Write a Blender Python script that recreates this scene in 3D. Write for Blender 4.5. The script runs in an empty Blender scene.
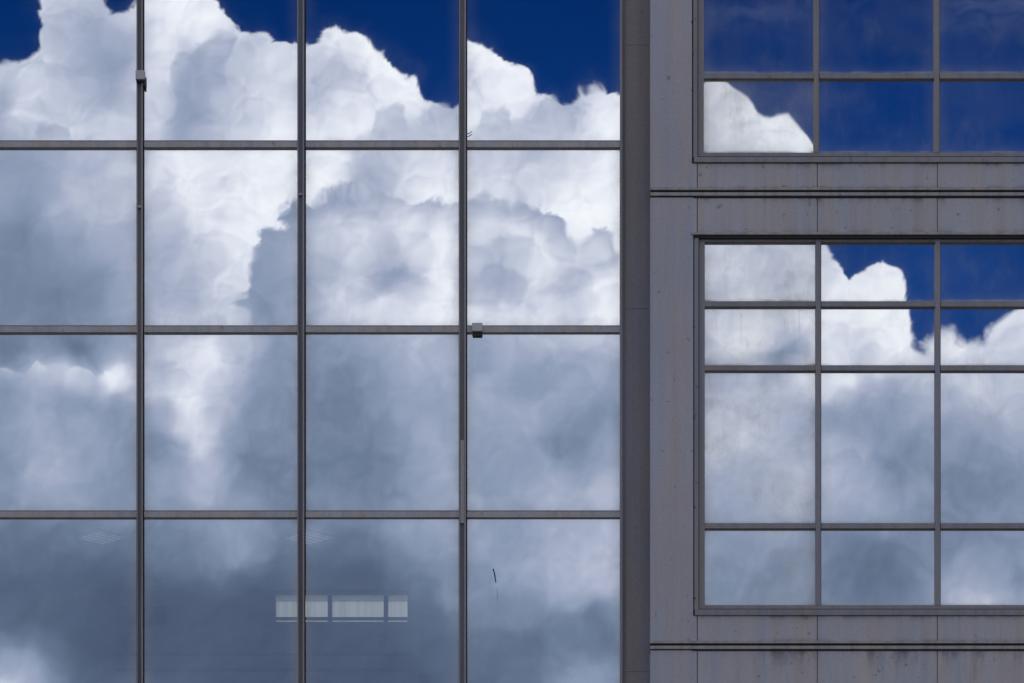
import bpy, bmesh, math, random
import numpy as np
from mathutils import Vector, Matrix
random.seed(7)
R = math.radians
# ------------------------------------------------------------------ frame of reference
PPM = 108.0          # photo pixels per metre on the glass facade
D = 40.0             # camera to facade
CAMZ = 1.7
HC = 13.0            # height of the picture centre above the camera
F = PPM * D          # focal length in pixels
V0 = HC / D
REFL = 0.62          # mirror share of the coated glass
scene = bpy.context.scene
COL = scene.collection

def pt(px, py, y=0.0):
    s = (D + y) / D
    return Vector(((px - 512) / PPM * s, y, CAMZ + (HC + (341.5 - py) / PPM) * s))

# ------------------------------------------------------------------ sky with clouds (radiance map over directions)
X0, X1, Y0, Y1 = -520, 1560, -420, 1120
def make_sky_image():
    W, H = X1 - X0, Y1 - Y0
    xs = (np.arange(W, dtype=np.float32) + X0 + .5); ys = (np.arange(H, dtype=np.float32) + Y0 + .5)
    X, Y = np.meshgrid(xs, ys)
    rng = np.random.RandomState(11)
    G = 64
    def perlin(x, y, seed):
        r = np.random.RandomState(seed); a = r.rand(G, G).astype(np.float32) * 6.2832
        gx, gy = np.cos(a), np.sin(a)
        xi = np.floor(x).astype(np.int32); yi = np.floor(y).astype(np.int32)
        fx = x - xi; fy = y - yi
        xi %= G; yi %= G; x2 = (xi + 1) % G; y2 = (yi + 1) % G
        u = fx * fx * fx * (fx * (fx * 6 - 15) + 10); v = fy * fy * fy * (fy * (fy * 6 - 15) + 10)
        a0 = gx[yi, xi] * fx + gy[yi, xi] * fy
        b0 = gx[yi, x2] * (fx - 1) + gy[yi, x2] * fy
        c0 = gx[y2, xi] * fx + gy[y2, xi] * (fy - 1)
        d0 = gx[y2, x2] * (fx - 1) + gy[y2, x2] * (fy - 1)
        return (a0 + (b0 - a0) * u) * (1 - v) + (c0 + (d0 - c0) * u) * v
    def fbm(x, y, s, seed, octs, gain=.5):
        t = 0; amp = 1
        for o in range(octs):
            t = t + amp * perlin(x / s + 7.3 * o, y / s + 3.1 * o, seed + o); s /= 2.03; amp *= gain
        return t
    def ss(a, b, x):
        t = np.clip((x - a) / (b - a), 0, 1); return t * t * (3 - 2 * t)
    wx = fbm(X, Y, 26, 100, 4, .55); wy = fbm(X, Y, 26, 200, 4, .55)
    vx = fbm(X, Y, 38, 130, 3, .5); vy = fbm(X, Y, 38, 230, 3, .5)
    XW = X + 8.5 * wx; YW = Y + 8.5 * wy
    # billows: rounded lumps that bite into every edge
    bil = (np.abs(perlin(X / 15 + .3 * wx, Y / 15, 301)) * 1.0 + np.abs(perlin(X / 7.5, Y / 7.5 + .3 * wy, 302)) * .55 + np.abs(perlin(X / 4.2, Y / 4.2, 303)) * .3)
    bil = -(bil - .40) * 8
    def sdf(poly, XX, YY):
        P = np.array(poly, dtype=np.float32); n = len(P)
        d = np.full(XX.shape, 1e12, np.float32); ins = np.zeros(XX.shape, bool)
        for i in range(n):
            a = P[i]; b = P[(i + 1) % n]; e = b - a
            wx_ = XX - a[0]; wy_ = YY - a[1]
            t = np.clip((wx_ * e[0] + wy_ * e[1]) / (e @ e + 1e-9), 0, 1)
            dx = wx_ - e[0] * t; dy = wy_ - e[1] * t
            d = np.minimum(d, dx * dx + dy * dy)
            if a[1] != b[1]:
                c = ((YY >= a[1]) != (YY >= b[1])) & (XX < (b[0] - a[0]) * (YY - a[1]) / (b[1] - a[1]) + a[0])
                ins ^= c
        d = np.sqrt(d); d[ins] *= -1
        return d
    def box(x0, x1, y0, y1):
        return (slice(max(0, int(y0 - Y0)), min(H, int(y1 - Y0))), slice(max(0, int(x0 - X0)), min(W, int(x1 - X0))))
    # -------- brightness samples (x, y, green level)
    def off(s, dx, dy):
        v = [float(t) for t in s.replace(';', ',').split(',')]
        return [(v[i] + dx, v[i + 1] + dy, v[i + 2]) for i in range(0, len(v), 3)]
    top = off("60,20,190;45,40,200;100,30,165;120,60,152;20,80,205;60,80,185;100,90,165;130,100,172;5,100,165;20,120,208;70,115,198;110,130,203;0,115,160;150,20,215;180,15,232;215,20,228;160,50,216;190,30,222;160,80,220;150,100,214;150,130,206;"
              "200,62,172;215,60,190;240,50,192;180,95,158;190,115,152;185,138,158;220,100,190;250,110,204;270,90,216;285,60,216;290,130,232;220,135,196;255,45,198;"
              "340,35,224;330,50,216;362,46,228;380,60,236;400,80,238;412,92,236;320,50,206;315,70,192;350,72,196;368,84,222;310,100,186;330,95,200;345,115,226;360,125,226;320,130,216;395,130,196;370,135,212;432,112,200;446,106,196;430,130,196;416,112,226;"
              "452,120,200;470,115,200;487,98,224;505,104,226;500,125,236;512,135,238;470,138,212;540,120,225;580,110,215;640,110,215;"
              "715,100,216;740,120,226;720,140,216;780,130,236;800,145,236;-60,110,190;-200,150,170;-400,200,160", 0, 0)
    upA = off("10,160,145;60,160,165;110,160,187;10,200,140;0,188,162;50,190,156;75,200,187;110,200,182;30,230,122;60,230,150;90,230,176;125,230,176;10,260,126;60,260,130;100,270,132;130,270,166;10,300,120;60,300,116;100,300,126;125,300,160;20,320,128;80,320,128;130,320,166;"
              "150,160,202;180,170,236;220,165,222;260,165,232;290,165,228;150,200,190;190,200,226;230,200,226;260,210,238;282,182,224;150,240,172;180,240,187;210,240,216;240,230,232;155,280,166;190,280,182;220,280,206;150,315,186;190,315,186;225,315,202;235,285,206;"
              "315,170,238;340,165,228;330,185,234;358,160,192;375,170,186;365,183,172;400,165,206;430,165,218;450,160,202;420,188,228;450,192,228;480,160,200;500,170,206;530,155,192;560,165,202;590,160,222;610,170,232;480,182,212;520,188,208;560,195,232;600,205,242;578,226,242;612,228,238;660,200,225;-60,240,140;-200,260,130", 0, 50)
    lowD = off("290,212,142;262,242,150;282,262,156;256,290,140;290,290,156;260,315,136;285,320,146;315,240,191;325,212,177;345,208,173;340,225,201;372,205,177;400,222,207;400,235,225;425,213,191;440,232,225;330,260,177;365,255,217;390,245,195;420,252,207;442,262,232;310,290,167;350,290,201;378,272,175;385,285,163;402,285,169;430,280,232;450,290,227;330,310,197;380,310,217;420,310,227;450,320,227;480,212,195;500,220,207;528,213,173;550,228,173;562,240,187;480,235,217;510,235,227;538,238,221;490,245,197;520,247,203;550,257,227;580,252,219;603,242,193;614,262,215;480,270,187;500,275,171;515,285,191;480,295,197;530,270,227;550,275,211;570,273,195;587,280,191;560,295,197;600,290,227;540,310,217;500,312,213;600,315,232;615,300,232;660,290,226", 0, 50)
    edgeUp = off("20,345,115;60,345,115;100,345,128;10,355,115;70,360,118;95,358,125", 0, 50)
    low = off("38,365,192;50,372,182;62,374,204;76,373,206;28,369,176;95,374,184;115,368,226;104,372,218;125,372,222;125,352,162;35,370,186;60,376,176;85,376,168;110,378,208;125,380,214;5,375,150;20,385,150;45,390,160;10,394,128;60,396,140;90,402,130;120,402,136;20,410,156;50,410,150;85,420,168;110,420,140;20,440,150;60,440,150;90,440,152;120,440,140;20,470,140;45,460,178;60,475,162;100,460,146;120,480,135;20,500,145;60,500,152;120,500,135;"
              "150,345,186;180,345,206;210,350,222;225,345,178;240,340,196;270,345,142;290,350,140;150,365,186;180,370,206;215,370,218;235,370,176;250,360,162;280,370,136;150,385,188;170,395,216;200,395,208;220,390,180;150,405,176;175,415,208;195,415,218;215,415,180;150,428,134;165,440,138;185,440,198;205,440,208;220,432,152;250,400,140;280,400,132;240,430,136;280,430,126;150,460,132;180,465,166;200,460,198;210,470,182;230,455,124;260,465,120;290,460,125;150,490,140;180,490,150;210,485,168;240,490,130;280,495,120;150,505,150;200,505,156;"
              "20,530,112;60,530,112;110,530,122;20,560,101;60,560,101;110,560,97;20,600,90;60,600,92;110,600,88;20,635,97;60,635,94;100,640,85;5,680,196;20,675,170;40,670,152;35,655,128;60,675,108;5,655,122;100,670,85;160,530,118;200,540,128;240,535,148;280,535,118;160,560,108;200,560,118;240,555,138;280,560,103;200,580,99;160,580,97;150,600,87;220,600,87;280,600,85;150,640,84;220,640,84;280,640,83;220,675,83;20,710,160;150,710,96;-80,400,135;-80,600,96;-220,500,110;-400,600,120;-100,700,170", 0, 50)
    low += off("315,345,136;345,345,142;370,345,162;395,345,166;425,350,182;450,345,176;320,370,126;350,370,126;385,370,142;400,360,162;430,370,166;450,375,172;320,400,120;360,400,120;400,395,152;440,400,150;320,430,120;360,430,120;400,430,130;425,430,162;450,430,150;320,460,115;360,460,112;400,460,125;440,455,162;320,490,124;360,490,118;400,490,125;450,480,166;455,500,156;350,505,130;"
               "475,345,150;500,345,176;530,345,182;565,340,192;590,345,186;610,350,182;475,365,138;490,380,168;500,360,168;520,365,150;550,360,160;580,360,166;610,370,156;475,400,166;490,395,150;510,400,150;540,390,150;570,390,156;600,400,148;480,430,150;520,425,168;550,420,150;580,425,134;610,420,130;480,460,145;520,455,150;550,450,125;575,445,120;610,440,150;480,490,140;520,490,156;550,480,166;590,470,156;610,490,176;535,505,160;545,497,180;580,500,166;"
               "315,530,122;350,530,114;400,530,138;440,530,154;315,560,101;350,560,97;400,560,112;440,560,138;320,600,88;380,600,88;420,600,106;450,600,128;350,650,84;400,650,88;440,650,97;400,680,85;"
               "480,530,156;510,530,146;540,530,160;590,530,174;610,540,180;480,560,142;520,560,156;550,560,170;590,560,184;480,590,128;520,590,144;570,590,176;610,590,176;480,620,116;540,610,114;600,610,114;480,650,106;540,650,102;600,650,114;580,670,140;600,680,152;540,680,112", 0, 90)
    low += off("715,250,200;760,255,200;800,255,206;740,270,214;715,290,196;760,290,196;800,295,208;830,265,202;840,285,232;880,285,228;860,295,232;900,296,238;715,320,206;760,320,222;800,325,228;715,350,206;745,345,226;792,346,142;780,356,138;775,364,140;758,362,172;810,355,204;730,364,186;"
               "830,320,226;870,325,238;900,330,232;830,350,222;855,358,188;880,355,228;910,360,228;930,355,190;945,350,226;970,345,216;990,350,200;1010,335,212;1020,350,206;"
               "715,380,176;760,380,186;800,375,218;812,385,206;715,410,196;760,410,190;800,410,180;715,440,196;745,440,206;790,440,180;720,470,180;760,480,170;800,470,184;720,500,164;760,505,170;800,510,184;"
               "830,378,216;850,378,228;870,380,190;900,380,158;925,385,188;825,395,206;850,390,180;830,420,143;850,430,155;870,410,144;900,410,144;930,410,172;840,440,172;860,455,160;890,440,134;920,445,130;890,475,122;860,480,166;830,480,176;920,485,150;840,505,166;880,505,160;920,505,138;"
               "950,385,190;980,385,202;1010,390,200;950,410,166;1000,410,174;950,440,138;1000,440,148;950,480,118;1000,480,124;950,510,128;1000,505,134;"
               "715,540,140;760,545,140;800,540,140;720,570,130;760,580,118;800,580,128;760,600,128;840,540,112;900,540,118;840,570,112;900,580,106;920,600,130;950,545,124;1000,545,130;980,560,146;950,580,168;970,590,188;990,600,194;1010,580,124;945,605,184;1020,560,142;"
               "1100,340,215;1100,450,160;1100,600,150;1300,400,200;1300,600,140;1500,300,200;1500,700,130;660,450,170;660,560,140;760,680,110;900,700,120;1000,680,150;660,750,105;300,850,90;600,900,100;900,900,110;0,850,110;-400,900,110", 0, 0)
    gy = np.arange(0, H + 4, 4, dtype=np.float32) + Y0; gx = np.arange(0, W + 4, 4, dtype=np.float32) + X0
    GX, GY = np.meshgrid(gx, gy)
    def field(P):
        P = np.array(P, dtype=np.float64); c2 = 9.0 ** 2
        d = np.sqrt((P[:, None, 0] - P[None, :, 0]) ** 2 + (P[:, None, 1] - P[None, :, 1]) ** 2 + c2)
        n = len(P); A = np.zeros((n + 1, n + 1)); A[:n, :n] = d - np.eye(n) * 3.0; A[:n, n] = 1; A[n, :n] = 1
        w = np.linalg.solve(A, np.append(P[:, 2], 0))
        out = np.full(GX.shape, w[n], np.float32)
        for i in range(n):
            out += np.float32(w[i]) * np.sqrt((GX - np.float32(P[i, 0])) ** 2 + (GY - np.float32(P[i, 1])) ** 2 + np.float32(c2))
        return np.clip(out, 66, 246)
    def up(Fg):
        x = np.clip((X + 8 * vx - X0) / 4, 0, Fg.shape[1] - 1.01); y = np.clip((Y + 8 * vy - Y0) / 4, 0, Fg.shape[0] - 1.01)
        xi = x.astype(np.int32); yi = y.astype(np.int32); fx = x - xi; fy = y - yi
        return (Fg[yi, xi] * (1 - fx) + Fg[yi, xi + 1] * fx) * (1 - fy) + (Fg[yi + 1, xi] * (1 - fx) + Fg[yi + 1, xi + 1] * fx) * fy
    L = up(field(top + upA + edgeUp + low))
    # -------- the darker lobe in front
    Dp = [(243, 325), (237, 312), (236, 300), (243, 285), (246, 270), (250, 258), (249, 242), (252, 230), (262, 225), (275, 229), (283, 229), (276, 215), (277, 201), (285, 195), (297, 193), (306, 201), (312, 206), (318, 198), (328, 193), (345, 195), (360, 190), (372, 188), (385, 195), (398, 200), (408, 206), (418, 202), (425, 199), (440, 200), (450, 207), (458, 205),
          (467, 200), (480, 195), (495, 203), (505, 204), (510, 200), (520, 199), (530, 205), (540, 215), (555, 218), (562, 230), (566, 240), (575, 242), (585, 238), (588, 232), (600, 230), (608, 238), (615, 250), (622, 262), (660, 270), (690, 300), (700, 420), (640, 460), (243, 430)]
    Dp = [(a, b + 50) for a, b in Dp]
    B = box(200, 720, 220, 540)
    sd = sdf(Dp, XW[B], YW[B]) + bil[B] * .6
    a = ss(4.2, -5.2, sd + 1.5 * fbm(X[B], Y[B], 9, 811, 2))
    a = a * ss(455, 385, Y[B] - .0 * X[B]) 
    LD = up(field(lowD + low))[B]
    LD = LD - 5 * np.exp(np.minimum(sd, 0) / 6)
    L[B] = L[B] * (1 - a) + LD * a
    # -------- bright small cloud row, lower left
    Ep = [(-400, 380), (-100, 372), (0, 365), (10, 368), (25, 371), (30, 363), (40, 361), (50, 368), (65, 371), (80, 369), (88, 366), (95, 371), (105, 368), (115, 363), (125, 367), (134, 372), (150, 390), (160, 420), (140, 520), (-400, 520)]
    Ep = [(a_, b_ + 50) for a_, b_ in Ep]
    B = box(-420, 170, 380, 560)
    sd = sdf(Ep, XW[B], YW[B]) + bil[B] * .5
    a = ss(1.8, -2.6, sd) * ss(142, 124, X[B]) * ss(480, 440, Y[B])
    LE = up(field(low))[B]
    L[B] = L[B] * (1 - a) + (LE + 4) * a
    # -------- crests: a lobe's sharp rim, shade fading below it
    def crest(poly, amt, fade, soft=2.0, rim=0.0):
        soft += 1.4; rim *= .6
        P = np.array(poly); B = box(P[:, 0].min() - 12, P[:, 0].max() + 12, P[:, 1].min() - 12, P[:, 1].max() + 12)
        sd = sdf(poly, XW[B], YW[B]) + bil[B] * .5
        ins = ss(soft, -soft, sd)
        fy = ss(P[:, 1].max(), P[:, 1].min() + .15 * (P[:, 1].max() - P[:, 1].min()), Y[B]); ins = ins * fy
        L[B] += ins * amt * np.exp(np.minimum(sd, 0) / fade)
        if rim: L[B] += ss(-soft, soft, sd) * rim * fy * np.exp(-np.maximum(sd, 0) / 7)
    crest([(172, 142), (168, 112), (172, 82), (173, 62), (178, 50), (190, 49), (198, 53), (203, 40), (212, 32), (226, 32), (232, 44), (222, 70), (212, 110), (205, 142)], -22, 15, 2.6, 6)
    crest([(309, 110), (312, 74), (322, 66), (338, 64), (352, 70), (366, 80), (376, 92), (380, 104), (372, 104), (352, 92), (334, 92), (322, 100), (314, 120)], -17, 9, 2.2, 5)
    crest([(368, 142), (370, 124), (376, 112), (388, 106), (400, 108), (407, 118), (409, 134), (405, 150), (370, 150)], -26, 13, 2.4, 6)
    crest([(410, 150), (416, 132), (424, 117), (436, 105), (447, 101), (459, 106), (464, 120), (462, 150)], -22, 14, 2.4, 5)
    crest([(462, 150), (459, 130), (463, 108), (470, 98), (480, 92), (482, 104), (476, 120), (474, 150)], -22, 10, 2.5)
    crest([(28, 150), (33, 134), (42, 124), (52, 121), (62, 127), (70, 140), (74, 150)], -30, 16, 2.5)
    def arc(x0, x1, yt, h, amt, fade, soft=2.2, rim=4, lean=.5):
        # a lobe whose top runs over x0..x1 with its highest point at yt; h = how far it reaches down
        n = 9; pts = []
        for i in range(n):
            t = i / (n - 1); xx = x0 + (x1 - x0) * t
            q = abs(t - lean) / max(lean, 1 - lean)
            pts.append((xx, yt + h * .42 * q ** 2.2))
        pts += [(x1 + 2, yt + h), (x0 - 2, yt + h)]
        crest(pts, amt, fade, soft, rim)
    for a_ in [(384, 440, 289, 34, -15, 9), (366, 424, 317, 44, -20, 17, 3.4), (345, 374, 342, 30, -12, 10), (325, 352, 243, 22, -12, 8), (408, 452, 252, 26, -12, 8), (345, 380, 262, 26, -9, 8),
               (478, 538, 286, 34, -16, 10), (470, 524, 312, 44, -17, 17, 3.4), (548, 596, 320, 46, -11, 16, 4), (560, 582, 338, 26, -12, 9), (512, 552, 262, 26, -12, 9), (596, 626, 300, 30, -12, 9), (500, 540, 350, 26, -10, 9), (420, 456, 345, 28, -10, 9)]:
        arc(*a_)
    # many small lobes all over the sunlit body
    rp = np.random.RandomState(5)
    puffs = []
    for i in range(900):
        px_, py_ = rp.uniform(X0, X1), rp.uniform(-100, 480)
        l = L[int(min(H - 1, max(0, py_ - Y0))), int(min(W - 1, px_ - X0))]
        if l > 150: puffs.append((py_, px_, rp.uniform(7, 24), (l - 140) / 90.))
    for (py_, px_, rr, k_) in sorted(puffs):
        B = box(px_ - rr * 1.9, px_ + rr * 1.9, py_ - rr * 1.6, py_ + rr * 1.9)
        if B[0].stop <= B[0].start or B[1].stop <= B[1].start: continue
        dx_ = (XW[B] - px_) / 1.25; dy_ = YW[B] - py_
        sd = np.sqrt(dx_ * dx_ + dy_ * dy_) - rr + bil[B] * .6
        fy = ss(py_ + rr * .7, py_ - rr * .6, Y[B])
        sf = 1.6 + rr * .10
        L[B] += ss(sf, -sf, sd) * fy * (-4 - 8 * min(1, k_)) * np.exp(np.minimum(sd, 0) / (rr * .38)) + ss(-sf, sf, sd) * fy * 3.5 * np.exp(-np.maximum(sd, 0) / 6) * ss(rr * .5, 0, sd)
    crest([(748, 372), (760, 356), (776, 345), (790, 341), (802, 346), (810, 360), (812, 372)], -18, 20, 4)
    # -------- relief of the cloud itself: soft folds lit from above left
    n1 = fbm(X, Y, 60, 400, 4, .5)
    rel = n1[:, :] - np.roll(np.roll(n1, 5, 0), 4, 1)
    bright = ss(120, 220, L)
    wp = fbm(X * .94 + Y * .34, Y * .8 - X * .3, 44, 420, 6, .56); mid_ = ss(85, 130, L) * ss(225, 180, L)
    L = L + (np.abs(wp) - .22) * 11 * mid_ * ss(330, 400, Y) + (np.abs(wp) - .22) * 9 * mid_
    L = L + rel * (8 + 20 * bright) + fbm(X, Y, 120, 500, 3) * 5
    n2 = np.abs(fbm(X, Y, 40, 600, 3, .5))
    L = L - (n2 - .2) * 9 * bright
    L = L + 9 * np.exp(-((L - 125) / 36) ** 2) + 5 * ss(190, 225, L)
    L = np.clip(L, 62, 250)
    # -------- main silhouette against the blue
    S = [(-540, 130), (-400, 95), (-300, 120), (-220, 70), (-140, 84), (-60, 50), (-20, 66), (0, 60), (14, 55), (24, 52), (37, 45), (41, 34), (38, 20), (36, 0), (33, -18), (46, -42), (75, -52), (95, -32), (103, -6), (109, 5), (117, 17), (125, 15), (133, 5), (140, -4), (152, -12), (175, -14), (200, -9), (212, 0), (219, 8), (229, 18), (234, 27), (238, 33), (250, 32), (258, 34), (264, 31), (270, 40), (274, 45), (287, 47), (297, 43), (305, 44), (313, 48), (319, 42), (320, 33), (331, 27), (341, 29), (352, 34), (362, 37), (372, 42), (381, 48), (391, 57), (400, 67), (407, 75), (414, 73), (420, 78), (425, 88), (430, 99), (438, 98), (445, 99), (452, 102), (459, 106), (467, 98), (475, 91), (484, 88), (495, 90), (506, 95),
         (514, 94), (540, 88), (575, 84), (600, 70), (640, 62), (680, 84), (704, 79), (724, 80), (738, 90), (748, 100), (755, 109), (764, 114), (771, 115), (778, 112), (785, 112), (792, 119), (798, 130), (804, 138), (813, 149), (819, 168), (815, 190), (810, 212), (812, 232), (822, 245), (830, 250), (838, 259), (844, 268), (848, 277), (854, 284), (861, 282), (871, 276), (880, 273), (888, 271), (896, 276), (903, 287), (910, 299), (914, 310), (912, 320), (911, 331), (915, 344), (922, 353), (926, 345), (930, 338), (936, 334), (942, 328), (948, 326), (954, 336), (966, 337), (976, 335), (986, 342), (988, 327), (994, 324), (1002, 314), (1011, 312), (1017, 309),
         (1030, 304), (1070, 310), (1110, 280), (1170, 292), (1240, 240), (1330, 262), (1420, 210), (1570, 230), (1700, 1300), (-700, 1300)]
    calm = 1 - .75 * ss(690, 710, X) * ss(830, 812, X) * ss(190, 160, Y)
    w2x = fbm(X, Y, 22, 100, 3, .55); w2y = fbm(X, Y, 22, 200, 3, .55)
    sd = sdf(S, X + 4.5 * w2x * calm, Y + 4.5 * w2y * calm) + bil * .68 * calm
    soft = 2.4 + 5 * ss(900, 940, X) * ss(300, 320, Y) + 2.5 * ss(60, 0, X)
    alpha = ss(1, -1, sd / soft)
    # thin veil hugging the edges + faint cirrus high on the right
    alpha = np.maximum(alpha, .035 * np.exp(-np.maximum(sd, 0) / 5))
    cir = ss(.05, .6, fbm(X * .5 + Y * .1, Y * 1.9, 90, 700, 5, .55)) * (ss(60, -20, Y) * .30 * ss(660, 780, X))
    cx = ((X - 985) / 55) ** 2 + ((Y - 22) / 16) ** 2
    cir = np.maximum(cir, .13 * np.exp(-cx) * (0.6 + fbm(X, Y * 2, 30, 720, 4)))
    # -------- colours
    lut = np.array([(60, 47, 59, 86), (90, 76, 91, 117), (120, 105, 122, 149), (150, 137, 152, 179), (180, 171, 180, 203), (210, 205, 211, 227), (235, 231, 236, 246), (250, 246, 250, 255)], float)
    def lin(c):
        c = c / 255.; return np.where(c <= .04045, c / 12.92, ((c + .055) / 1.055) ** 2.4)
    img = np.empty((H, W, 4), np.float32)
    t = ss(-150, 330, Y); skv = fbm(X, Y, 260, 900, 3)
    for k, (b0, b1) in enumerate(((2, 6), (39, 56), (97, 123))):
        c = lin(np.interp(L, lut[:, 0], lut[:, k + 1]))
        s = lin(b0 + (b1 - b0) * t) * (1 + .16 * skv)
        s = s * (1 - cir) + lin(np.array([110, 125, 160][k])) * cir
        img[:, :, k] = (s * (1 - alpha) + c * alpha) / REFL
    fe = ss(0, 110, X - X0) * ss(0, 110, X1 - X) * ss(0, 110, Y - Y0) * ss(0, 110, Y1 - Y)
    img[:, :, 3] = fe
    im = bpy.data.images.new("cloud_radiance", W, H, alpha=True, float_buffer=True)
    im.colorspace_settings.name = 'Non-Color'
    im.alpha_mode = 'CHANNEL_PACKED'
    im.pixels.foreach_set(np.ascontiguousarray(img[::-1]).ravel())
    im.update(); im.pack()
    return im

class NT:
    def __init__(s, tree): s.t = tree; s.n = tree.nodes; s.l = tree.links
    def new(s, typ, **kw):
        n = s.n.new(typ)
        for k, v in kw.items(): setattr(n, k, v)
        return n
    def link(s, a, b): s.l.new(a, b)
    def val(s, sock, v):
        if hasattr(v, 'is_output') or isinstance(v, bpy.types.NodeSocket): s.link(v, sock)
        else: sock.default_value = v
    def m(s, op, a, b=0.0, c=None, clamp=False):
        n = s.new('ShaderNodeMath', operation=op, use_clamp=clamp)
        s.val(n.inputs[0], a); s.val(n.inputs[1], b)
        if c is not None: s.val(n.inputs[2], c)
        return n.outputs[0]
    def mix(s, f, a, b):
        n = s.new('ShaderNodeMix', data_type='RGBA'); s.val(n.inputs[0], f); s.val(n.inputs[6], a); s.val(n.inputs[7], b); return n.outputs[2]
    def noise(s, vec, scale, detail=4, rough=.55, typ=None):
        n = s.new('ShaderNodeTexNoise'); s.link(vec, n.inputs['Vector']); n.inputs['Scale'].default_value = scale
        n.inputs['Detail'].default_value = detail; n.inputs['Roughness'].default_value = rough; return n.outputs['Fac']
    def rng(s, v, a, b, c, d, smooth=True):
        n = s.new('ShaderNodeMapRange', interpolation_type='SMOOTHSTEP' if smooth else 'LINEAR')
        s.val(n.inputs[0], v)
        for i, q in enumerate((a, b, c, d)): n.inputs[i + 1].default_value = q
        return n.outputs[0]
    def scale(s, vec, xyz):
        n = s.new('ShaderNodeVectorMath', operation='MULTIPLY'); s.link(vec, n.inputs[0]); n.inputs[1].default_value = xyz; return n.outputs[0]

SUN_EL, SUN_AZ = R(52), R(20)      # sun stands behind the building, the facade is in shade
def make_world():
    w = bpy.data.worlds.new("World"); scene.world = w; w.use_nodes = True
    t = NT(w.node_tree); t.n.clear()
    out = t.new('ShaderNodeOutputWorld'); bg = t.new('ShaderNodeBackground'); t.link(bg.outputs[0], out.inputs[0])
    sky = t.new('ShaderNodeTexSky', sky_type='NISHITA', sun_disc=False, sun_elevation=SUN_EL, sun_rotation=SUN_AZ)
    bg.inputs[1].default_value = 0.1
    tc = t.new('ShaderNodeTexCoord'); d = tc.outputs['Generated']
    sp = t.new('ShaderNodeSeparateXYZ'); t.link(d, sp.inputs[0]); x, y, z = sp.outputs
    ny = t.m('MAXIMUM', t.m('MULTIPLY', y, -1), .02)
    u = t.m('DIVIDE', x, ny); v = t.m('DIVIDE', z, ny)
    pu = t.m('DIVIDE', t.m('ADD', t.m('MULTIPLY', u, F), 512 - X0), X1 - X0)
    pv = t.m('SUBTRACT', 1.0, t.m('DIVIDE', t.m('SUBTRACT', 341.5 + F * V0 - Y0, t.m('MULTIPLY', v, F)), Y1 - Y0))
    cb = t.new('ShaderNodeCombineXYZ'); t.link(pu, cb.inputs[0]); t.link(pv, cb.inputs[1])
    im = t.new('ShaderNodeTexImage', extension='CLIP', interpolation='Cubic'); im.image = make_sky_image(); t.link(cb.outputs[0], im.inputs[0])
    k = t.new('ShaderNodeVectorMath', operation='SCALE'); t.link(im.outputs[0], k.inputs[0]); k.inputs[3].default_value = 10.0
    # loose clouds over the rest of the sky
    n = t.noise(t.scale(d, (1, 1, 2.2)), 3.2, 9, .6); n2 = t.noise(d, 7, 8, .6)
    al = t.rng(n, .44, .56, 0, 1); lum = t.rng(n2, .3, .7, 4.5, 12.5)
    cl = t.new('ShaderNodeVectorMath', operation='SCALE'); cl.inputs[0].default_value = (.93, .97, 1.08); t.link(lum, cl.inputs[3])
    base = t.mix(al, sky.outputs[0], cl.outputs[0])
    fin = t.mix(im.outputs[1], base, k.outputs[0])
    t.link(fin, bg.inputs[0])
make_world()
sun = bpy.data.lights.new("sun", 'SUN'); sun.energy = 3.5; sun.angle = R(.5); sun.color = (1, .95, .88)
so = bpy.data.objects.new("sun", sun); COL.objects.link(so)
sd_ = Vector((math.sin(SUN_AZ) * math.cos(SUN_EL), math.cos(SUN_AZ) * math.cos(SUN_EL), math.sin(SUN_EL)))
so.rotation_euler = sd_.to_track_quat('Z', 'Y').to_euler(); so.location = sd_ * 60

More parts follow.
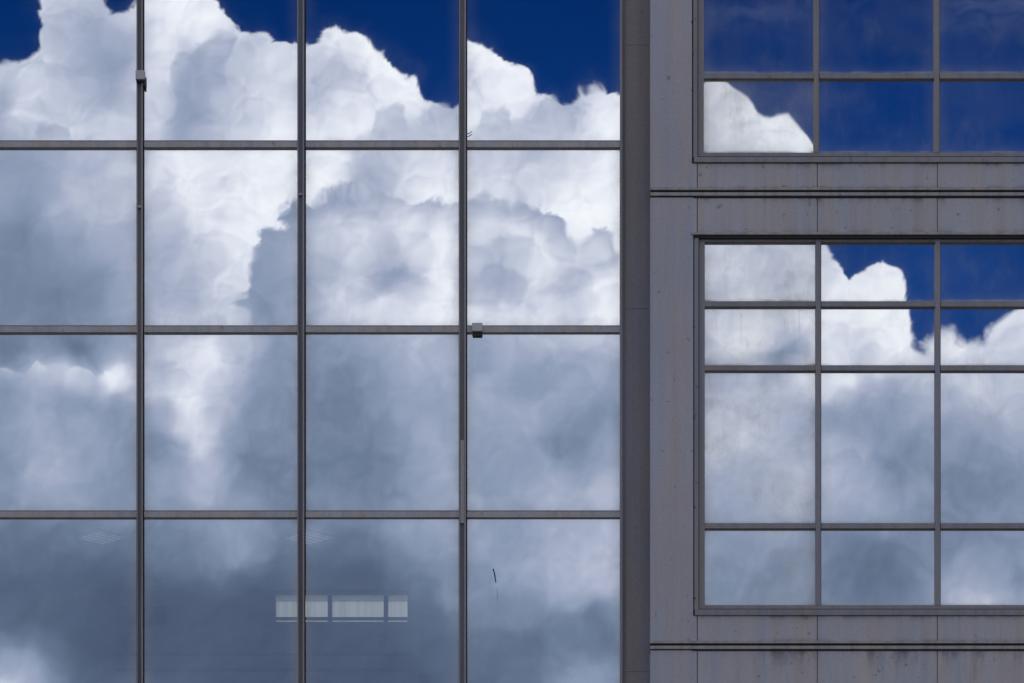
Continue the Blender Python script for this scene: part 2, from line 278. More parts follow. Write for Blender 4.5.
# ------------------------------------------------------------------ materials
def mat(name):
    m = bpy.data.materials.new(name); m.use_nodes = True; t = NT(m.node_tree); t.n.clear()
    return m, t, t.new('ShaderNodeOutputMaterial')
def metal(name, col, var=.12, streak=.25, rough=.5, spots=0.0, grime=0.0):
    """painted sheet metal: large soft tone changes, vertical run-off streaks, small specks"""
    m, t, out = mat(name)
    g = t.new('ShaderNodeNewGeometry'); p = g.outputs['Position']
    big = t.noise(p, .9, 4); st = t.noise(t.scale(p, (13, 13, .5)), 1.0, 5, .6); fine = t.noise(p, 55, 3)
    oi = t.new('ShaderNodeObjectInfo')
    v = t.m('ADD', t.m('MULTIPLY', t.m('SUBTRACT', big, .5), var * 2.2), 1.0)
    v = t.m('ADD', v, t.m('MULTIPLY', t.m('SUBTRACT', oi.outputs['Random'], .5), var * .45))
    v = t.m('MULTIPLY', v, t.rng(st, .30, .62, 1 - streak, 1.03))
    v = t.m('MULTIPLY', v, t.rng(fine, .3, .7, .93, 1.07))
    sp = t.noise(p, 17, 2, .4)
    v = t.m('MULTIPLY', v, t.rng(sp, .70, .76, 1, 1 - spots))
    if grime:
        tc = t.new('ShaderNodeTexCoord'); gs = t.new('ShaderNodeSeparateXYZ'); t.link(tc.outputs['Generated'], gs.inputs[0])
        gn = t.noise(t.scale(p, (7, 7, 2.2)), 1, 5, .65); gn2 = t.noise(t.scale(p, (45, 45, 2)), 1, 3, .6)
        topd = t.m('MULTIPLY', t.m('POWER', gs.outputs[2], 9), t.rng(gn, .42, .68, 0, 1))
        run = t.m('MULTIPLY', t.m('MULTIPLY', t.m('POWER', gs.outputs[2], 1.5), t.rng(gn2, .60, .72, 0, .5)), t.rng(gn, .5, .62, 0, 1))
        base = t.m('MULTIPLY', t.m('POWER', t.m('SUBTRACT', 1, gs.outputs[2]), 14), t.rng(gn, .4, .6, 0, .6))
        v = t.m('MULTIPLY', v, t.m('SUBTRACT', 1, t.m('MULTIPLY', t.m('ADD', t.m('ADD', topd, run), base, clamp=True), grime)))
    warm = t.noise(t.scale(p, (5, 5, .5)), 1, 3)
    c0 = t.mix(t.rng(warm, .35, .65, 0, 1), (*[a * b for a, b in zip(col, (.97, 1.0, 1.06))], 1), (*[a * b for a, b in zip(col, (1.07, 1.0, .93))], 1))
    sc = t.new('ShaderNodeVectorMath', operation='SCALE'); t.link(c0, sc.inputs[0]); t.link(v, sc.inputs[3])
    b = t.new('ShaderNodeBsdfPrincipled'); t.link(sc.outputs[0], b.inputs['Base Color'])
    t.link(t.rng(fine, .3, .7, rough - .08, rough + .1), b.inputs['Roughness'])
    b.inputs['Specular IOR Level'].default_value = .35
    bp = t.new('ShaderNodeBump'); bp.inputs['Strength'].default_value = .12; bp.inputs['Distance'].default_value = .01
    t.link(t.noise(p, 2.2, 3), bp.inputs['Height']); t.link(bp.outputs[0], b.inputs['Normal'])
    t.link(b.outputs[0], out.inputs[0]); return m
def plain(name, col, rough=.7, emit=0):
    m, t, out = mat(name)
    g = t.new('ShaderNodeNewGeometry'); n = t.noise(g.outputs['Position'], 6, 4)
    c = t.mix(n, (*[a * .85 for a in col], 1), (*[min(1, a * 1.12) for a in col], 1))
    b = t.new('ShaderNodeBsdfPrincipled'); t.link(c, b.inputs['Base Color']); b.inputs['Roughness'].default_value = rough
    if emit:
        b.inputs['Emission Color'].default_value = (1, .98, .93, 1); b.inputs['Emission Strength'].default_value = emit
    t.link(b.outputs[0], out.inputs[0]); return m
def glass(name, film, edge, specks, trans=(.30, .33, .33)):
    """coated solar glass: mirror + tinted see-through + a thin film of dust, heavier at the gasket"""
    m, t, out = mat(name)
    uv1 = t.new('ShaderNodeUVMap', uv_map='near'); uv2 = t.new('ShaderNodeUVMap', uv_map='far')
    s1 = t.new('ShaderNodeSeparateXYZ'); s2 = t.new('ShaderNodeSeparateXYZ'); t.link(uv1.outputs[0], s1.inputs[0]); t.link(uv2.outputs[0], s2.inputs[0])
    left, bottom, right, topd = s1.outputs[0], s1.outputs[1], s2.outputs[0], s2.outputs[1]
    g = t.new('ShaderNodeNewGeometry'); p = g.outputs['Position']
    nz = t.noise(p, 3.5, 4); cloudy = t.noise(p, 1.3, 5, .6); st = t.noise(t.scale(p, (34, 34, .9)), 1, 4, .6)
    def fall(d, r): return t.m('POWER', t.rng(d, 0, r, 1, 0, False), 2.2)
    e = t.m('ADD', t.m('ADD', fall(left, .15), fall(right, .15)), t.m('ADD', fall(bottom, .14), t.m('MULTIPLY', fall(topd, .09), .7)))
    e = t.m('MULTIPLY', t.m('MULTIPLY', e, edge), t.rng(nz, .3, .7, .5, 1.3))
    line = t.m('MULTIPLY', t.rng(bottom, .010, .022, .30, 0), t.rng(nz, .35, .65, .3, 1))
    f = t.m('MULTIPLY', t.rng(cloudy, .3, .7, .2, 1.9), film)
    f = t.m('MULTIPLY', f, t.rng(st, .3, .7, .96, 1.05))
    tot = t.m('ADD', t.m('ADD', f, e), line, clamp=True)
    # specks: dried drops and grit
    vo = t.new('ShaderNodeTexVoronoi', feature='F1'); t.link(t.scale(p, (1, 1, .6)), vo.inputs['Vector']); vo.inputs['Scale'].default_value = 13
    sz = t.new('ShaderNodeSeparateXYZ'); t.link(vo.outputs['Color'], sz.inputs[0])
    rad = t.m('MULTIPLY', t.m('POWER', sz.outputs[0], 3), .13)
    dot = t.m('MULTIPLY', t.m('LESS_THAN', vo.outputs['Distance'], rad), t.m('MULTIPLY', sz.outputs[1], specks))
    runs = t.m('MULTIPLY', t.rng(t.noise(t.scale(p, (22, 22, .8)), 1, 4, .65), .56, .72, 0, 1), t.m('MULTIPLY', fall(topd, .9), t.rng(nz, .42, .6, 0, specks * .42)))
    blotch = t.m('MULTIPLY', t.rng(t.noise(t.scale(p, (4, 4, 2.5)), 1, 6, .7), .50, .66, 0, specks * .22), t.rng(cloudy, .35, .6, .2, 1))
    brown = t.m('ADD', runs, blotch, clamp=True)
    tot = t.m('ADD', tot, t.m('MULTIPLY', brown, .8), clamp=True)
    film_c = t.mix(brown, (.62, .60, .56, 1), (.46, .39, .29, 1))
    dcol = t.mix(dot, film_c, (.05, .045, .04, 1))
    dif = t.new('ShaderNodeBsdfDiffuse'); t.link(dcol, dif.inputs[0])
    bp = t.new('ShaderNodeBump'); bp.inputs['Strength'].default_value = 1; bp.inputs['Distance'].default_value = .00046
    t.link(t.noise(p, 2.1, 1, .3), bp.inputs['Height'])
    gl = t.new('ShaderNodeBsdfGlossy'); gl.inputs['Roughness'].default_value = 0.0; gl.inputs[0].default_value = (1, 1, 1, 1); t.link(bp.outputs[0], gl.inputs['Normal'])
    tr = t.new('ShaderNodeBsdfTransparent'); tr.inputs[0].default_value = (*trans, 1)
    # small part of the film shines when looked at against the mirror
    lw = t.new('ShaderNodeLayerWeight'); lw.inputs[0].default_value = .12
    fac = t.m('ADD', t.m('MULTIPLY', lw.outputs['Fresnel'], .6), REFL - .03, clamp=True)
    coat = t.new('ShaderNodeMixShader')
    # keep total mirror share constant near the normal
    t.link(t.rng(fac, REFL, 1, REFL, 1, False), coat.inputs[0]); 
    # mirror must return the full share, see-through the rest
    t.link(tr.outputs[0], coat.inputs[1]); t.link(gl.outputs[0], coat.inputs[2])
    mx = t.new('ShaderNodeMixShader'); t.link(t.m('MAXIMUM', tot, dot), mx.inputs[0]); t.link(coat.outputs[0], mx.inputs[1]); t.link(dif.outputs[0], mx.inputs[2])
    t.link(mx.outputs[0], out.inputs[0]); return m
def clear(name):
    m, t, out = mat(name); tr = t.new('ShaderNodeBsdfTransparent'); tr.inputs[0].default_value = (.97, .98, .975, 1); t.link(tr.outputs[0], out.inputs[0]); return m
def translucent(name, col):
    m, t, out = mat(name); g = t.new('ShaderNodeNewGeometry'); n = t.rng(t.noise(t.scale(g.outputs['Position'], (30, 1, .6)), 1, 3), .35, .65, 0, 1)
    tl = t.new('ShaderNodeBsdfTranslucent'); c = t.mix(n, (*[a * .86 for a in col], 1), (*col, 1)); t.link(c, tl.inputs[0]); t.link(tl.outputs[0], out.inputs[0]); return m

M = dict(
    mull=metal('mullion_grey', (.28, .262, .285), .15, .2, .42),
    mull_dark=metal('groove_grey', (.19, .175, .195), .2, .3, .5),
    mull_cap=metal('cap_grey', (.34, .32, .345), .15, .25, .45),
    trans=metal('transom_grey', (.40, .375, .39), .15, .16, .45, .3),
    gasket=plain('rubber_and_shadow_black', (.012, .012, .013), .6),  # also colours the painted shadow strips under the ledges
    wall=metal('painted_panel', (.385, .362, .405), .11, .04, .5, .35),
    wall2=metal('painted_spandrel', (.41, .385, .415), .14, .07, .5, .4, .6),
    dark=metal('dark_brown_panel', (.225, .208, .226), .10, .08, .5, .2),
    trim=metal('trim_grey', (.25, .235, .255), .12, .14, .45, .3),
    ledge=metal('ledge_brown', (.36, .325, .325), .18, .25, .5, .35, .35),
    clip=plain('clip_grey', (.48, .45, .46), .5), black=plain('hook_and_shade_black', (.015, .014, .014), .5),
    glass=glass('curtain_glass', .02, .34, .0, (.80, .84, .82)),
    glass_hi=glass('upper_curtain_glass', .003, .12, .0, (.22, .26, .30)),
    glass_old=glass('dusty_glass', .17, .26, .95, (.16, .17, .18)),
    glass_mid=glass('lightly_dusty_glass', .045, .13, .35, (.16, .17, .20)),
    clear=clear('clear_glass'),
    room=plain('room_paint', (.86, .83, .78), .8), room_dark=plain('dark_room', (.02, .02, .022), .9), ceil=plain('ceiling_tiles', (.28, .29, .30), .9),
    carpet=plain('carpet', (.55, .55, .54), .95), furn=plain('furniture_grey', (.06, .06, .07), .6), boardm=plain('board_dark', (.02, .02, .03), .6),
    blind=translucent('blind_fabric', (.8, .81, .8)), lamp=plain('lamp_diffuser', (.8, .8, .78), .5, .15), white=plain('white_metal', (.7, .7, .7), .4),
    asphalt=plain('asphalt', (.05, .05, .052), .9), paving=plain('paving', (.30, .29, .27), .9), roof=plain('roof_grey', (.15, .15, .15), .9), blot=plain('dried_dirt', (.02, .022, .02), .8),
)

# ------------------------------------------------------------------ mesh helpers
def link(o, parent=None):
    COL.objects.link(o)
    if parent is not None: o.parent = parent; o.matrix_parent_inverse = Matrix.Identity(4)
    return o
def wloc(o):
    v = Vector((0, 0, 0))
    while o is not None: v = v + o.location; o = o.parent
    return v
class MB:
    def __init__(s): s.bm = bmesh.new()
    def box(s, a, b, bevel=0.0):
        a = Vector(a); b = Vector(b); c = (a + b) / 2; d = Vector([abs(q) for q in (b - a)])
        r = bmesh.ops.create_cube(s.bm, size=1.0, matrix=Matrix.Translation(c) @ Matrix.Diagonal((d.x, d.y, d.z, 1)))
        if bevel:
            es = list({e for v in r['verts'] for e in v.link_edges}); bmesh.ops.bevel(s.bm, geom=es, offset=bevel, segments=2, affect='EDGES', profile=.6)
        return s
    def prism(s, pts, axis, a, b):
        """closed section (list of 2-D points) swept along axis x or z from a to b"""
        def V(p, t): return (t, p[0], p[1]) if axis == 'x' else (p[0], p[1], t)
        v0 = [s.bm.verts.new(V(p, a)) for p in pts]; v1 = [s.bm.verts.new(V(p, b)) for p in pts]
        n = len(pts); s.bm.faces.new(v0); s.bm.faces.new(v1[::-1])
        for i in range(n): s.bm.faces.new((v0[i], v1[i], v1[(i + 1) % n], v0[(i + 1) % n]))
        return s
    def tube(s, pts, r):
        for i in range(len(pts) - 1):
            a, b = Vector(pts[i]), Vector(pts[i + 1]); d = b - a
            bmesh.ops.create_cone(s.bm, cap_ends=True, segments=8, radius1=r, radius2=r * .8, depth=d.length * 1.05,
                                  matrix=Matrix.Translation((a + b) / 2) @ d.to_track_quat('Z', 'Y').to_matrix().to_4x4())
        return s
    def build(s, name, m, parent=None, origin=None):
        bmesh.ops.recalc_face_normals(s.bm, faces=s.bm.faces)
        vs = [v.co.copy() for v in s.bm.verts]
        if origin is None:
            lo = Vector([min(v[i] for v in vs) for i in range(3)]); hi = Vector([max(v[i] for v in vs) for i in range(3)]); origin = (lo + hi) / 2
        for v in s.bm.verts: v.co -= origin
        me = bpy.data.meshes.new(name); s.bm.to_mesh(me); s.bm.free(); me.materials.append(m)
        o = bpy.data.objects.new(name, me); o.location = origin - (wloc(parent) if parent else Vector())
        return link(o, parent)
def empty(name, loc, label=None, cat=None, group=None, parent=None):
    o = bpy.data.objects.new(name, None); o.location = Vector(loc) - (wloc(parent) if parent else Vector()); link(o, parent)
    o.empty_display_size = .3
    if label: o['label'] = label
    if cat: o['category'] = cat; o['kind'] = 'thing'
    if group: o['group'] = group
    return o
def tag(o, label=None, cat=None, group=None, kind=None):
    if cat and not kind: kind = 'thing'
    for k, v in (('label', label), ('category', cat), ('group', group), ('kind', kind)):
        if v: o[k] = v
    return o
def rect(x0, y0, x1, y1, ya, yb, m=None, bevel=0.0):
    """box whose FRONT face (depth ya) covers the given picture rectangle; goes back to depth yb"""
    a = pt(x0, y0, ya); b = pt(x1, y1, ya)
    return (Vector((a.x, ya, b.z)), Vector((b.x, yb, a.z)))

def pane(px0, py0, px1, py1, y, offx, offy, m, parent, name='pane'):
    """glass pane with its own tiny tilt; (offx, offy) tell how far along the sky its reflection lies"""
    a = pt(px0, py0, y); b = pt(px1, py1, y)
    c = Vector(((a.x + b.x) / 2, y, (a.z + b.z) / 2)); w = abs(b.x - a.x); h = abs(a.z - b.z)
    t = .008
    bm = bmesh.new(); bmesh.ops.create_cube(bm, size=1.0, matrix=Matrix.Translation((0, t / 2, 0)) @ Matrix.Diagonal((w, t, h, 1)))
    u1 = bm.loops.layers.uv.new('near'); u2 = bm.loops.layers.uv.new('far')
    for f in bm.faces:
        f.material_index = 0 if f.normal.y < -.5 else 1
        for l in f.loops:
            x, z = l.vert.co.x + w / 2, l.vert.co.z + h / 2
            l[u1].uv = (x, z); l[u2].uv = (w - x, h - z)
    me = bpy.data.meshes.new(name); bm.to_mesh(me); bm.free(); me.materials.append(m); me.materials.append(M['clear'])
    o = bpy.data.objects.new(name, me)
    cam = Vector((0, -D, CAMZ)); d = (c - cam).normalized()
    cx = 512 + F * (c.x / (D + y)); cy = 341.5 - F * ((c.z - CAMZ) / (D + y) - V0)
    r = Vector(((cx + offx - 512) / F, -1, V0 + (341.5 - cy - offy) / F)).normalized()
    n = (r - d).normalized()
    zax = (Vector((0, 0, 1)) - n * n.z).normalized(); yax = -n; xax = yax.cross(zax)
    rot = Matrix((xax, yax, zax)).transposed()
    o.location = c - wloc(parent); o.rotation_euler = rot.to_euler()
    return link(o, parent)

# ------------------------------------------------------------------ setting
tag(MB().box((-150, -150, -.2), (150, 150, 0)).build('ground', M['asphalt']), kind='structure')
tag(MB().box((-40, -3.5, 0.001), (40, -.3, .13), .02).build('pavement', M['paving']), kind='structure')

# ------------------------------------------------------------------ glass building (left)
GB = empty('glass_building', (-3, 0, 0), 'wide grid of mirror glass panes in slim grey mullions, cumulus clouds reflected', 'glass facade')
mx = [-183, -21.5, 140.2, 301.3, 463]          # mullion centres in picture pixels
rows = [-223, -39, 144.9, 329.9, 515, 699, 882]  # transom centres
xr = 621.5
FR = -.055
def jit(a): return random.uniform(-a, a)
colx = [(-178, -26), (-17, 136.5), (144.5, 297.5), (306, 458.7), (467.3, 620)]
offs = {}   # (row, col) -> reflection offset
for r in range(6):
    for c in range(5):
        o = (0, 0) if r <= 1 else (0, 50)
        if r >= 3 and c >= 3: o = (0, 90)
        if r <= 1 and c == 4: o = (-108, 3)
        offs[r, c] = o
for r in range(6):
    for c in range(5):
        y0, y1 = rows[r] + 3.6, rows[r + 1] - 4.0
        o = offs[r, c]
        hi = r <= 1
        pane(colx[c][0], y0 - 1.5, colx[c][1], y1 + 1.5, .004, o[0] + jit(5 if r > 1 else 1), o[1] + jit(4 if r > 1 else 1), M['glass_hi' if hi else 'glass'], GB)
zt = pt(0, -223, 0).z; zb = pt(0, 882, 0).z
# mullions: two flanges round a dark groove; a snap-on cap fills some lengths
caps = {2: [(205, 207.5)], 4: [(440, 523)], 3: [(193, 195)]}
for i, cx in enumerate(mx):
    b = MB(); k = .84 if i <= 2 else 1.0
    def seg(a0, a1, ya, yb): 
        A, B_ = rect(cx + a0 * k, -223, cx + a1 * k, 882, ya, yb); b.box(A, B_)
    seg(-4, -2.9, FR, .03); seg(1.3, 2.9, FR - .004, .03)
    mu = b.build('mullion', M['mull'], GB)
    g = MB(); A, B_ = rect(cx - 2.9 * k, -223, cx + 1.3 * k, 882, FR + .022, .03); g.box(A, B_); g.build('groove', M['mull_dark'], mu)
    g = MB(); A, B_ = rect(cx + 2.9 * k, -223, cx + 4.1 * k, 882, FR + .03, .02); g.box(A, B_); g.build('gasket', M['gasket'], mu)
    for (q0, q1) in caps.get(i, []):
        A, B_ = rect(cx - 2.6 * k, q0, cx + 1.0 * k, q1, FR - .006, FR + .021)
        MB().box(A, B_, .002).build('cap', M['mull_cap'], mu)
    if i in (2, 4):   # thin bright bead along the right flange
        pass
# transoms between mullions
for r, cy in enumerate(rows):
    for c, (x0, x1) in enumerate(colx):
        a0 = x0 - .4 if c else x0; a1 = x1 + .4
        A, B_ = rect(a0, cy - 3.6, a1, cy + 2.2, -.042, .03)
        tr = MB().box(A, B_, .0015).build('transom', M['trans'], GB)
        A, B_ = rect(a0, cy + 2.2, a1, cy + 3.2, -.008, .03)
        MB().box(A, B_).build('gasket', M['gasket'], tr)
        A, B_ = rect(a0, cy - 4.6, a1, cy - 3.6, -.012, .03)
        MB().box(A, B_).build('glazing_bead', M['mull_dark'], tr)
# edge post and recessed dark strip toward the panelled wing
A, B_ = rect(620.0, -223, 622.4, 882, FR, .03); MB().box(A, B_).build('edge_post', M['trim'], GB)
A, B_ = rect(622.4, -223, 625.2, 882, FR + .035, .03); MB().box(A, B_).build('edge_gasket', M['mull_dark'], GB)
for (q0, q1) in ((-223, 44.9), (45.2, 308.6), (308.9, 671.6), (671.9, 882)):
    A, B_ = rect(625.2, q0, 651.5, q1, -.01, .10); MB().box(A, B_).build('recessed_panel', M['dark'], GB)
A, B_ = rect(625.2, -223, 652, 882, .001, .3); MB().box(A, B_).build('panel_backing', M['gasket'], GB)
# small clamps
def clamp(px, py, w, h, deep, hook):
    A, B_ = rect(px - w / 2, py - h / 2, px + w / 2, py + h / 2, FR - deep, FR + .01)
    k = MB().box(A, B_, .006).build('clamp', M['clip'], GB)
    b = MB(); A2, B2 = rect(px - w / 2 + .6, py + h / 2, px + w / 2 - .4, py + h / 2 + 2.6, FR - deep + .02, FR + .005); b.box(A2, B2, .003)  # black block put in as the clamp's shaded underside
    if hook:
        A3, B3 = rect(px + w / 2 - 1.6, py + h / 2 - 1, px + w / 2 + .3, py + h / 2 + 6.5, FR - .02, FR + .02); b.box(A3, B3, .003)
    b.build('shade_block_and_hook', M['black'], k)
    return k
tag(clamp(140.2, 74.5, 9.4, 9, .05, True), 'small grey clamp with black hook on mullion')
tag(clamp(477.3, 326.8, 10.6, 8.4, .035, False), 'small grey clamp sitting on transom')

# structure of the building behind the glass: side walls, slabs, rooms
xl = pt(-260, 0).x; xrr = pt(652, 0).x
Zc = CAMZ + 12.6        # ceiling of the lower room
DB = 7.2
def wbox(name, a, b, m, parent): return MB().box(a, b).build(name, m, parent)
wbox('roof', (xl - .3, .35, 21.6), (xrr - .02, 8, 22), M['roof'], GB)
wbox('parapet', (xl - .3, .05, 19.95), (xrr - .02, .35, 22.0), M['dark'], GB)
wbox('side_wall', (xl - .6, .05, 0), (xl - .3, 8, 22), M['dark'], GB)
wbox('base_wall', (xl - .3, .05, 0), (xrr - .02, .35, zb - .02), M['dark'], GB)
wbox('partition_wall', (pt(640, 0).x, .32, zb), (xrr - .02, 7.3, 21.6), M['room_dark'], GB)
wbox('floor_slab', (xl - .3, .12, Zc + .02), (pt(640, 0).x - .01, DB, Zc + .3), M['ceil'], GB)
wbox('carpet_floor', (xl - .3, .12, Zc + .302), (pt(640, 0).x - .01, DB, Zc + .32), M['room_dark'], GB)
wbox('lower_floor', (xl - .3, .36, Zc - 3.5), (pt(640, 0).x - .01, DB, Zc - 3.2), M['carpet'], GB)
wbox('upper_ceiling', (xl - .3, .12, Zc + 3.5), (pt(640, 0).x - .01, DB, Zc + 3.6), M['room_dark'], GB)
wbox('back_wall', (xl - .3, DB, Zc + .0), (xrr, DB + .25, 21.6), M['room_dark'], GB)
# back wall of the lower room, with the band of windows
P = lambda x, y: pt(x, y, DB)
ztop = P(0, 595.0).z; zmid0 = P(0, 616.3).z; zmid1 = P(0, 618.8).z; zlow = P(0, 621.6).z
wx0, wx1 = P(275.5, 0).x, P(408.5, 0).x
bw = MB()
bw.box((xl - .3, DB, Zc - 3.5), (wx0, DB + .25, Zc - .002)); bw.box((wx1, DB, Zc - 3.5), (xrr, DB + .25, Zc - .002))
bw.box((wx0, DB, Zc - 3.5), (wx1, DB + .25, zlow)); bw.box((wx0, DB, ztop), (wx1, DB + .25, Zc - .002))
bw.build('back_wall', M['room'], GB)
bw = MB()
for (a0, a1) in ((327.6, 332), (383.6, 388.2)):
    bw.box((P(a0, 0).x, DB + .02, zlow), (P(a1, 0).x, DB + .09, ztop))
bw.box((wx0, DB + .03, zmid1 + .0), (wx1, DB + .08, zmid0))
win = bw.build('rear_window', M['furn'], GB)
MB().box((wx0 + .002, DB + .235, zlow + .002), (wx1 - .002, DB + .243, ztop - .002)).build('blind', M['blind'], win)
# closer partition right of the windows, trunking lines along the wall
wbox('partition_wall', (P(409.5, 0).x, DB - .9, Zc - 3.2), (P(409.5, 0).x + .12, DB - .002, Zc - .002), M['room'], GB)
for (q, hh) in ((654, 2.0), (669.5, 2.4)):
    a = P(118, q); b2 = P(406, q + hh)
    MB().box((a.x, DB - .06, b2.z), (b2.x, DB - .002, a.z)).build('cable_trunking', M['furn'], GB)
for k, (q0, q1, r0, r1) in enumerate(((116, 166, 607, 626), (123, 134, 640, 652), (262, 271, 633, 646), (377, 386, 634, 647))):
    a = P(q0, r0); b2 = P(q1, r1)
    nb = MB().box((a.x, DB - .035, b2.z), (b2.x, DB - .002, a.z)).build('wall_board', M['boardm'])
    tag(nb, ['wide dark board on the office wall behind second glass column', 'small dark board low on the office wall at left', 'small dark board just left below the bright office windows', 'small dark board right below the bright office windows'][k], 'board', 'dark boards on the office wall')
# ceiling lights: square louvred fittings
lights = []
for k, (px, py) in enumerate(((101, 535.5), (309, 535.5), (-110, 535.5), (517, 535.5))[:2]):
    dd = 12.6 / (V0 + (341.5 - py) / F) - D
    c = pt(px, py, dd); c.z = Zc
    L_ = empty('ceiling_light', (c.x, c.y, Zc), ['square louvred office ceiling light seen through the lower left pane', 'square louvred office ceiling light behind the second mullion'][k], 'ceiling light', 'office ceiling lights')
    hw = .215
    fr = MB()
    for a, b2 in (((-hw, -hw), (hw, -hw + .025)), ((-hw, hw - .025), (hw, hw)), ((-hw, -hw + .025), (-hw + .025, hw - .025)), ((hw - .025, -hw + .025), (hw, hw - .025))):
        fr.box((c.x + a[0], c.y + a[1], Zc - .03), (c.x + b2[0], c.y + b2[1], Zc - .002))
    fr.build('frame', M['furn'], L_)
    MB().box((c.x - hw + .026, c.y - hw + .026, Zc - .02), (c.x + hw - .026, c.y + hw - .026, Zc - .003)).build('diffuser', M['lamp'], L_)
    lv = MB()
    for j in range(1, 5):
        yy = c.y - hw + j * 2 * hw / 5; lv.box((c.x - hw + .027, yy - .007, Zc - .026), (c.x + hw - .027, yy + .007, Zc - .021))
    lv.build('louvre', M['furn'], L_); L_.rotation_euler.z = R(43)
a = pt(232, 406.2, .67); b2 = pt(402, 407.4, .67)
MB().box((a.x, .66, Zc - .012), (b2.x, .70, Zc + .018)).build('curtain_rail', M['white'], GB)

# marks on the glass
b = MB(); q = [pt(493.2, 569, -.004), pt(494.6, 574, -.004), pt(495.8, 582, -.004)]; b.tube(q, .006); b.tube([pt(497, 589, -.003), pt(497.3, 600, -.003)], .0012)
b.build('dried_smear', M['blot'], GB)
b = MB(); b.tube([pt(466, 134, -.02), pt(469, 133.5, -.02), pt(472, 131.5, -.02)], .004); b.build('cable_end', M['black'], GB)

# ------------------------------------------------------------------ panelled wing (right)
WF = -.22          # wall front plane
CB = empty('panelled_building', (4, 0, 0), 'grey metal panelled building wing with two rows of ribbon windows', 'building')
XE = 1330
def R2(name, x0, y0, x1, y1, ya, yb, m, parent=CB, bevel=0.0):
    A, B_ = rect(x0, y0, x1, y1, ya, yb); return MB().box(A, B_, bevel).build(name, m, parent)
# left pier
for (q0, q1) in ((-223, 187.2), (197.6, 640.6), (650.4, 882)):
    R2('pier_panel', 650.3, q0, 693.2 if q0 == 197.6 else 692.0, q1, WF, WF + .2, M['wall'])
for (q0, q1) in ((163.6, 187.2), (198.4, 232.2), (615.8, 640.6), (651.2, 760)):
    R2('pier_panel', 692.02, q0, 696.9, q1, WF + .0005, WF + .06, M['wall'])
R2('pier_backing', 650.6, -223, 700, 882, WF + .201, .4, M['wall'])
# spandrel panels with open joints
jx = [697.3, 817.3, 937.3, 1057.3, 1177.3, XE]
for (q0, q1) in ((163.6, 187.2), (198.4, 232.2), (615.8, 640.6), (651.2, 760)):
    for i in range(len(jx) - 1):
        R2('spandrel_panel', jx[i] + .35, q0, jx[i + 1] - .35, q1, WF + .003, WF + .06, M['wall2'])
R2('joint_backing', 697, 157, XE, 242, WF + .062, .1, M['gasket'])
R2('joint_backing', 697, 607, XE, 760, WF + .062, .1, M['gasket'])
# horizontal ledges: two lips, black strips beneath painted as their shadow
for q in (187.2, 640.6):
    R2('ledge', 650.3, q, XE, q + 2.6, WF - .022, WF + .05, M['ledge'], bevel=.002)
    R2('painted_shadow', 650.6, q + 2.2, XE, q + 5.4, WF + .006, WF + .05, M['gasket'])
    R2('ledge', 650.3, q + 5.0, XE, q + 8.3, WF - .015, WF + .05, M['ledge'], bevel=.002)
    R2('painted_shadow', 650.6, q + 8.3, XE, q + 10.6, WF + .002, WF + .05, M['gasket'])
# casing window builder
def window(x0, yt, yb, vx, hy, glassmats, bottoms, label, gy=.0):
    """x0: casing's left edge; yt, yb: glass top and bottom; vx mullion centres; hy transom centres"""
    w = empty('window', pt((x0 + XE) / 2, yb, WF), label, None, None, CB)
    gyd = WF + .085
    top = max(yt - 6, -223)
    # casing: outer lip, groove, inner frame
    def leftpost(a, b_, ya, m, name): R2(name, a, top, b_, yb + bottoms[0], ya, gyd + .03, m, w)
    leftpost(x0 + .7, x0 + 4.9, WF + .004, M['trim'], 'jamb')
    leftpost(x0 + 5.5, x0 + 11.2, WF + .04, M['trim'], 'inner_jamb')
    leftpost(x0 - .5, x0 + .7, WF + .02, M['gasket'], 'joint_strip')
    leftpost(x0 + 4.9, x0 + 5.5, WF + .03, M['gasket'], 'joint_strip')
    R2('bottom_frame', x0 + 11.2, yb + .2, XE, yb + 4.4, WF + .04, gyd + .03, M['trim'], w)
    R2('sill', x0 + 1.2, yb + bottoms[0], XE, yb + bottoms[1], WF - .018, WF + .055, M['trim'], w, .002)
    R2('sill_joint', x0 + 5.5, yb + bottoms[0] - .6, XE, yb + bottoms[0] + .1, WF + .012, WF + .05, M['gasket'], w)
    R2('sill_joint', x0 + .6, yb + bottoms[1] - .6, XE, yb + bottoms[1] + 1.8, WF + .02, WF + .055, M['gasket'], w)
    xs = [x0 + 11.2] + vx + [XE]
    for v in vx:
        R2('mullion', v - 2.6, top, v + 2.2, yb + .2, WF + .035, gyd + .03, M['trim'], w)
        R2('mullion_groove', v + 2.2, top, v + 2.9, yb + .2, WF + .06, gyd + .03, M['mull_dark'], w)
    ys = [yt] + hy + [yb]
    for j, hq in enumerate(hy):
        for i in range(len(xs) - 1):
            a0 = xs[i] + (2.9 if i else 0); a1 = xs[i + 1] - (2.6 if i < len(xs) - 2 else 0)
            t_ = R2('transom', a0, hq - 2.8, a1, hq + 2.5, WF + .042, gyd + .03, M['trim'], w, .0015)
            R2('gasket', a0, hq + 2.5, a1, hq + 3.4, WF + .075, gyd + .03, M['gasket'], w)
    for j in range(len(ys) - 1):
        for i in range(len(xs) - 1):
            a0 = xs[i] + (2.7 if i else 0); a1 = xs[i + 1] - (2.4 if i < len(xs) - 2 else 0)
            q0 = ys[j] + (3.0 if j else -1); q1 = ys[j + 1] - (2.6 if j < len(ys) - 2 else -.4)
            pane(a0, q0 - .4, a1, q1, gyd, jit(4), jit(3), glassmats(j, i), w)
    return w
old, mid = M['glass_old'], M['glass_mid']
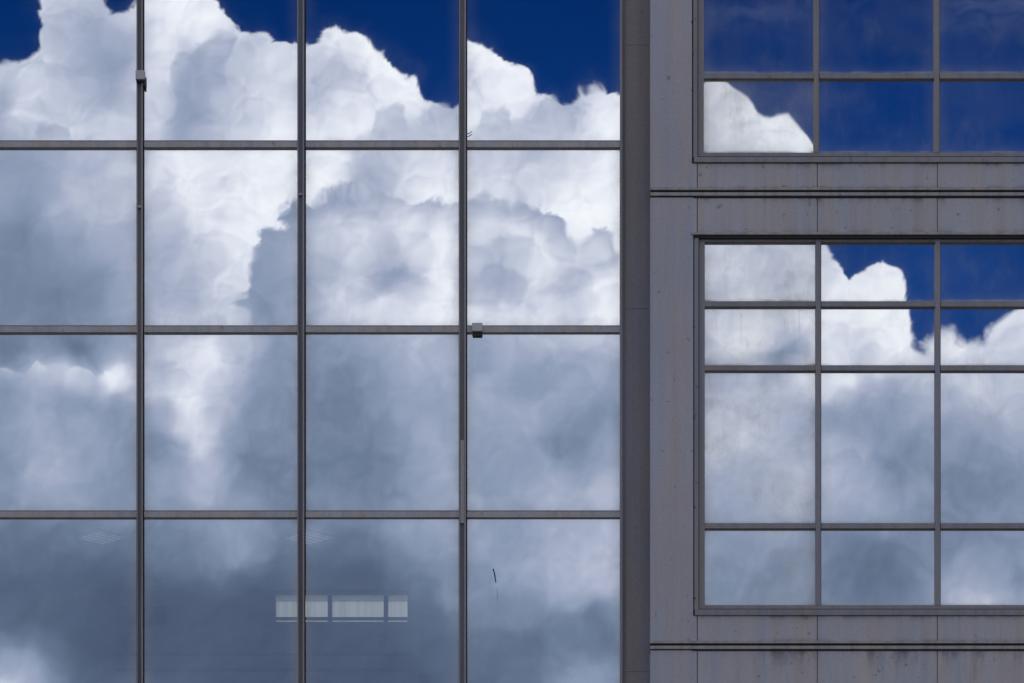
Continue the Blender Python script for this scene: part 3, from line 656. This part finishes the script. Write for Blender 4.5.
w1 = window(692.6, -120, 152.4, [816.5, 936.8, 1056.8, 1176.8], [-60, 75.8], lambda j, i: old if (i == 0 and j == 2) else mid, (4.4, 9.6), 'upper ribbon window, mostly deep blue sky in its panes')
w2 = window(693.6, 242.8, 604.8, [818.4, 937.8, 1057.6, 1177.6], [303.9, 367.9, 525.8], lambda j, i: old if i == 0 else mid, (4.6, 10.2), 'lower ribbon window of four rows of panes, clouds reflected')
R2('head_frame', 704.8, 237.6, XE, 241.6, WF + .04, WF + .11, M['trim'], w2)
R2('drip_ledge', 691.8, 231.8, XE, 234.4, WF - .02, WF + .05, M['ledge'], w2, .002)
R2('painted_shadow', 692.6, 234.4, XE, 238.0, WF + .002, WF + .06, M['gasket'], w2)  # black strip painted in as the shadow below the drip ledge
# trim joints
for (q0, q1, xs) in ((156.9, 161.9, (851, 983)), (609.5, 614.9, (893.5, 984))):
    for x in xs: R2('trim_seam', x - .4, q0, x + .4, q1, WF - .020, WF - .0165, M['mull_dark'])
for q in (187.2, 640.6):
    R2('trim_seam', 884.6, q + 5.1, 885.4, q + 8.2, WF - .017, WF - .0145, M['mull_dark'])
# bolts down the casing
b = MB()
for (bx, by) in ((692.4, 90), (693.6, 327), (694, 417.5), (694.4, 507), (692, 22), (694.6, 598)):
    p_ = pt(bx, by, WF); bmesh.ops.create_uvsphere(b.bm, u_segments=8, v_segments=6, radius=.008, matrix=Matrix.Translation(p_))
b.build('fixing_screws', M['gasket'], CB)
# shell of the wing
xe = pt(XE, 0).x
wbox('roof', (xrr + .0, .12, 21.6), (xe, 8, 22), M['roof'], CB)
wbox('upper_wall', (xrr + .0, WF + .02, pt(0, -124).z), (xe, .12, 22), M['wall'], CB)
wbox('lower_wall', (xrr + .0, WF + .02, 0), (xe, .12, pt(0, 760).z), M['wall'], CB)
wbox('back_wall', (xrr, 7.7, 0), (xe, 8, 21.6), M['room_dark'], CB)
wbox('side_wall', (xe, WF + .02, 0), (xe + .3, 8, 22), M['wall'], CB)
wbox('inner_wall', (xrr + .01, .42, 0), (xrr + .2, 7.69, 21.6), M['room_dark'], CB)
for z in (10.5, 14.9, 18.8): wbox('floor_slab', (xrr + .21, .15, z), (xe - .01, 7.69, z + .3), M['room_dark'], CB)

# ------------------------------------------------------------------ camera
cam = bpy.data.cameras.new("camera"); co = bpy.data.objects.new("camera", cam); COL.objects.link(co)
co.location = (0, -D, CAMZ); co.rotation_euler = (R(90), 0, 0)
cam.sensor_width = 36; cam.lens = 36 * F / 1024; cam.shift_y = HC * PPM / 1024; cam.clip_end = 1000
scene.camera = co
vs = scene.view_settings; vs.view_transform = 'Standard'; vs.look = 'None'; vs.exposure = 0; vs.gamma = 1
scene.render.engine = 'CYCLES'
cy = scene.cycles; cy.max_bounces = 8; cy.transparent_max_bounces = 16; cy.use_denoising = True
cy.sample_clamp_indirect = 5
